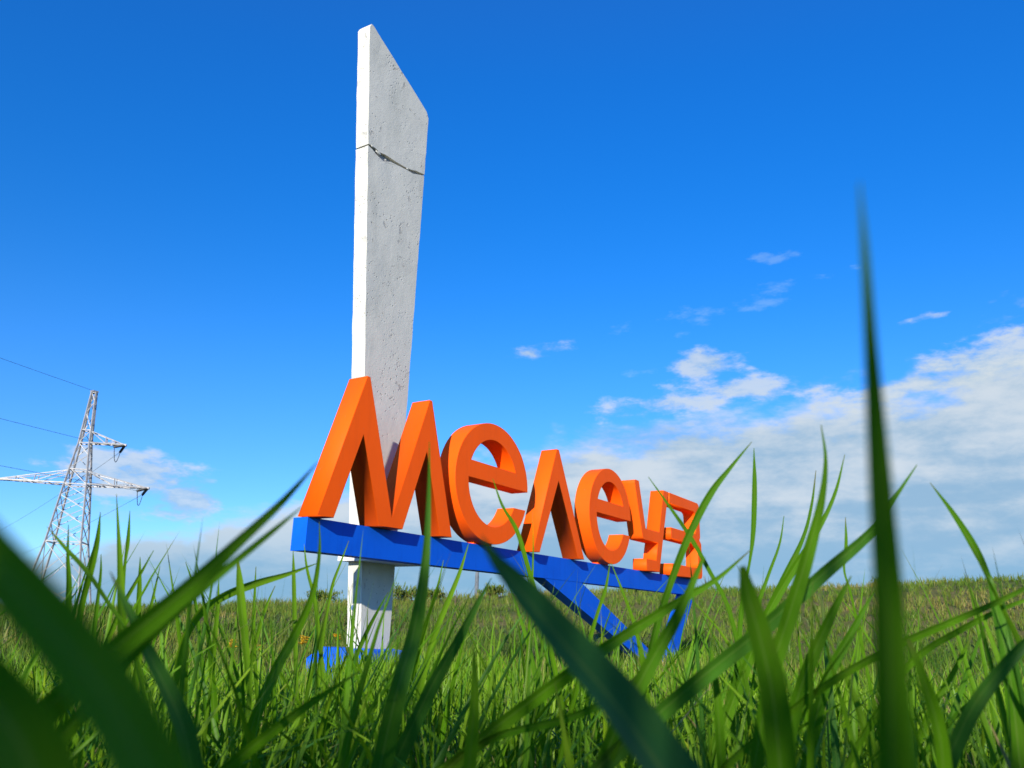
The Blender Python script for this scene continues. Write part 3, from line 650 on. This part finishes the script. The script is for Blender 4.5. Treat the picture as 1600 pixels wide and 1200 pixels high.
MORE = [
 ([(1178, 700, .9, 1), (1179, 760, .9, 9), (1177, 830, .9, 9), (1171, 880, .9, 5), (1160, 940, .9, 8), (1150, 1060, .9, 10)], .3, .25),
 ([(1320, 710, .8, 1), (1305, 770, .8, 6), (1280, 825, .8, 9), (1240, 890, .8, 13), (1200, 960, .8, 16), (1160, 1060, .8, 18)], .4, .3),
 ([(1275, 735, .9, 1), (1268, 790, .9, 5), (1255, 840, .9, 7), (1225, 905, .9, 13), (1180, 1000, .9, 16)], .4, .2),
 ([(1225, 806, 1., 1), (1218, 850, 1., 4), (1200, 900, 1., 6), (1175, 970, 1., 8)], .3, .3),
 ([(1321, 808, .9, 1), (1322, 850, .9, 6), (1319, 890, .9, 4), (1330, 930, .9, 4), (1345, 1000, .9, 6)], .3, .4),
 ([(1640, 900, .5, 4), (1560, 940, .5, 10), (1480, 975, .5, 13), (1400, 1010, .5, 14), (1300, 1065, .5, 14), (1200, 1140, .5, 14)], .7, .35),
 ([(1640, 925, .6, 3), (1570, 950, .6, 8), (1500, 985, .6, 11), (1430, 1030, .6, 12), (1380, 1100, .6, 12)], .6, .4),
 ([(1650, 960, .4, 10), (1580, 1030, .4, 22), (1520, 1110, .4, 28), (1470, 1220, .4, 30)], .5, .1),
 ([(1100, 870, .45, 6), (1060, 960, .45, 20), (1010, 1050, .45, 28), (960, 1150, .45, 32), (930, 1240, .45, 32)], .4, .2),
 ([(1330, 900, .5, 2), (1300, 960, .5, 16), (1265, 1040, .5, 24), (1240, 1120, .5, 26), (1220, 1230, .5, 26)], .4, .3),
 ([(1365, 925, .6, 2), (1330, 990, .6, 14), (1290, 1070, .6, 20), (1260, 1200, .6, 22)], .4, .2),
 ([(770, 748, .9, 1), (785, 790, .9, 5), (808, 830, .9, 8), (826, 890, .9, 9), (850, 970, .9, 9), (870, 1060, .9, 9)], .3, .5),
 ([(832, 800, 1.1, 1), (833, 850, 1.1, 2.5), (832, 900, 1.1, 4), (828, 960, 1.1, 5)], .2, .6),
 ([(953, 880, .9, 1), (946, 920, .9, 6), (930, 970, .9, 7), (905, 1060, .9, 10)], .3, .5),
 ([(955, 880, 1., 1), (975, 930, 1., 5), (995, 990, 1., 7), (1010, 1080, 1., 8)], .3, .6),
 ([(732, 850, 1., 1), (718, 895, 1., 7), (700, 940, 1., 10), (680, 990, 1., 11), (660, 1060, 1., 12)], .3, 1.),
 ([(693, 875, 1.1, 1), (684, 915, 1.1, 4), (670, 960, 1.1, 6), (655, 1020, 1.1, 8)], .3, .8),
 ([(458, 860, 1., 1), (459, 900, 1., 7), (460, 950, 1., 8), (462, 1020, 1., 8)], .2, .9),
 ([(475, 850, 1.1, 1), (480, 890, 1.1, 5), (492, 940, 1.1, 7), (500, 1010, 1.1, 8)], .3, .9),
 ([(545, 845, 1.1, 1), (532, 880, 1.1, 4), (518, 920, 1.1, 6), (505, 990, 1.1, 7), (498, 1060, 1.1, 8)], .3, .9),
 ([(607, 925, 1., 1), (590, 955, 1., 5), (572, 990, 1., 8), (550, 1040, 1., 9)], .4, .2),
 ([(203, 798, .9, 1), (200, 845, .9, 7), (195, 885, .9, 5), (190, 960, .9, 8)], .2, .5),
 ([(240, 860, .9, 1), (215, 905, .9, 6), (190, 950, .9, 8), (165, 1010, .9, 10)], .4, .7),
 ([(107, 820, .8, 1), (106, 870, .8, 6), (108, 920, .8, 10), (105, 1000, .8, 11)], .3, .3),
 ([(158, 866, .9, 1), (157, 900, .9, 5), (150, 960, .9, 7), (145, 1020, .9, 8)], .3, .3),
 ([(219, 870, 1., 1), (218, 915, 1., 8), (216, 960, 1., 9), (214, 1030, 1., 9)], .2, .5),
 ([(250, 885, 1., 1), (240, 930, 1., 5), (228, 980, 1., 8), (215, 1040, 1., 9)], .3, .8),
 ([(342, 906, 1., 1), (340, 950, 1., 7), (335, 1010, 1., 8), (330, 1090, 1., 9)], .2, .8),
 ([(400, 885, 1.1, 1), (398, 930, 1.1, 5), (396, 990, 1.1, 7), (400, 1060, 1.1, 7)], .2, .7),
 ([(430, 915, 1.1, 1), (415, 950, 1.1, 5), (400, 1000, 1.1, 7), (385, 1060, 1.1, 8)], .3, .8),
 ([(290, 878, 1.1, 1), (300, 910, 1.1, 4), (308, 960, 1.1, 6), (315, 1030, 1.1, 7)], .3, .3),
 ([(1420, 1000, .35, 6), (1450, 1080, .35, 22), (1470, 1150, .35, 26), (1480, 1240, .35, 26)], .5, .4),
 ([(740, 1010, .4, 3), (742, 1080, .4, 16), (738, 1150, .4, 24), (730, 1240, .4, 26)], .3, .7),
 ([(560, 1050, .45, 2), (470, 1110, .45, 16), (380, 1180, .45, 22), (300, 1250, .45, 24)], .5, .4),
 ([(1000, 1050, .5, 2), (960, 1090, .5, 12), (880, 1125, .5, 14), (780, 1150, .5, 14), (690, 1200, .5, 14)], .7, .2),
 ([(1110, 1010, .5, 2), (1120, 1080, .5, 14), (1125, 1150, .5, 18), (1130, 1230, .5, 18)], .3, .3),
 ([(1520, 990, .7, 2), (1490, 1050, .7, 9), (1450, 1120, .7, 12), (1420, 1200, .7, 12)], .4, .5),
]
o = make_blades('tall_grass', MORE, M_blade); tag(o, 'scattered taller grass leaves standing above the meadow grass', 'grass', None, 'stuff')

# ------------------------------------------------------------------ flowers and weeds
def flower(px, py, d_, s, label):
    p = at(px, py, d_); g0 = float(gz(p[0], p[1])); root = empty('yellow_flower', (p[0], p[1], g0)); tag(root, label, 'flower', 'yellow wildflowers in the field')
    bm = bmesh.new(); bm_tube(bm, [(p[0], p[1], g0-0.01), (p[0]+0.01, p[1], (g0+p[2])/2), tuple(p)], [0.006, 0.005, 0.004], 6)
    st = from_bm('stem', bm, M_grass, root)
    bm = bmesh.new()
    for k in range(16):
        a = rng.random()*6.28; c = Vector(p)+Vector((math.cos(a)*s*rng.random(), math.sin(a)*s*rng.random(), (rng.random()-0.4)*s*1.4))
        for j in range(5):
            b_ = j*1.256+a; u_ = Vector((math.cos(b_), math.sin(b_), 0.5)); v_ = Vector((-math.sin(b_), math.cos(b_), 0))
            q = [c, c+u_*s*.35+v_*s*.18, c+u_*s*.55, c+u_*s*.35-v_*s*.18]
            bm.faces.new([bm.verts.new(x) for x in q])
    from_bm('flower_head', bm, M_petal, root)
for i, (px, py, d_, s, lb) in enumerate(((362, 1008, 6.5, .045, 'leftmost small yellow wildflower left of the stele'), (405, 1014, 6.2, .03, 'small yellow wildflower, second from the left'),
        (474, 1002, 6.6, .05, 'yellow wildflower in the grass left of the blue footing'), (526, 998, 7.0, .04, 'yellow wildflower touching the left edge of the stele base'), (1205, 1015, 7.5, .035, 'yellow wildflower right of the blue leg'))):
    flower(px, py, d_, s, lb)
def weed(px, d_, h, wd, label, bare):
    p = at(px, 930, d_); g0 = float(gz(p[0], p[1])); root = empty('weed_clump', (p[0], p[1], g0)); tag(root, label, 'weed', 'weeds along the ridge')
    bm = bmesh.new(); tipsw = []
    for k in range(26):
        a = rng.random()*6.28; r_ = rng.random()*wd; b = Vector((p[0]+math.cos(a)*r_*.4, p[1]+math.sin(a)*r_*.4, g0-0.03)); hh = h*(0.5+0.5*rng.random())
        m_ = b+Vector((math.cos(a)*r_*.4, math.sin(a)*r_*.4, hh*.6)); t_ = b+Vector((math.cos(a)*r_*.8, math.sin(a)*r_*.8, hh)); bm_tube(bm, [b, m_, t_], [0.012, 0.009, 0.004], 4); tipsw += [m_.lerp(t_, q) for q in (0, .3, .6, 1)]
    from_bm('stems', bm, M_twig, root)
    if not bare:
        n = 900; base = np.array([tipsw[i] for i in rng.integers(0, len(tipsw), n)])+rng.normal(0, wd*.10, (n, 3)); base[:, 2] = np.maximum(base[:, 2], g0)
        strips('foliage', base-np.array([0, 0, 0]), 0.10+0.10*rng.random(n), 0.03+0.03*rng.random(n), rng.normal(0, .5, n), rng.random(n)*6.28, rng.normal(0, .3, n), rng.random(n)*3.1, rng.random(n)*.7, 2, False, M_dry, root)['kind'] = 'stuff'
for px, d_, h, wd, lb, bare in ((1382, 42, .55, .7, 'small leafy weed clump on the ridge just right of the tall blade', 0), (1475, 41, .4, .5, 'low leafy weed clump on the ridge near the right edge', 0), (712, 30, .7, .5, 'bare twiggy weed left of the distant post', 1),
        (632, 36, .6, .8, 'leafy weed clump on the ridge just right of the stele', 0), (668, 36, .5, .7, 'second leafy weed clump right of the stele', 0), (1108, 40, .9, .6, 'bare twiggy weed right of the sign\'s end', 1),
        (985, 38, .5, .8, 'leafy weed clump under the end of the beam', 0), (500, 38, .5, .8, 'leafy weed clump on the ridge left of the stele', 0), (770, 36, .5, .6, 'leafy weed clump just right of the distant post', 0), (1560, 40, .5, .6, 'leafy weed clump at the far right of the ridge', 0)):
    weed(px, d_, h, wd, lb, bare)
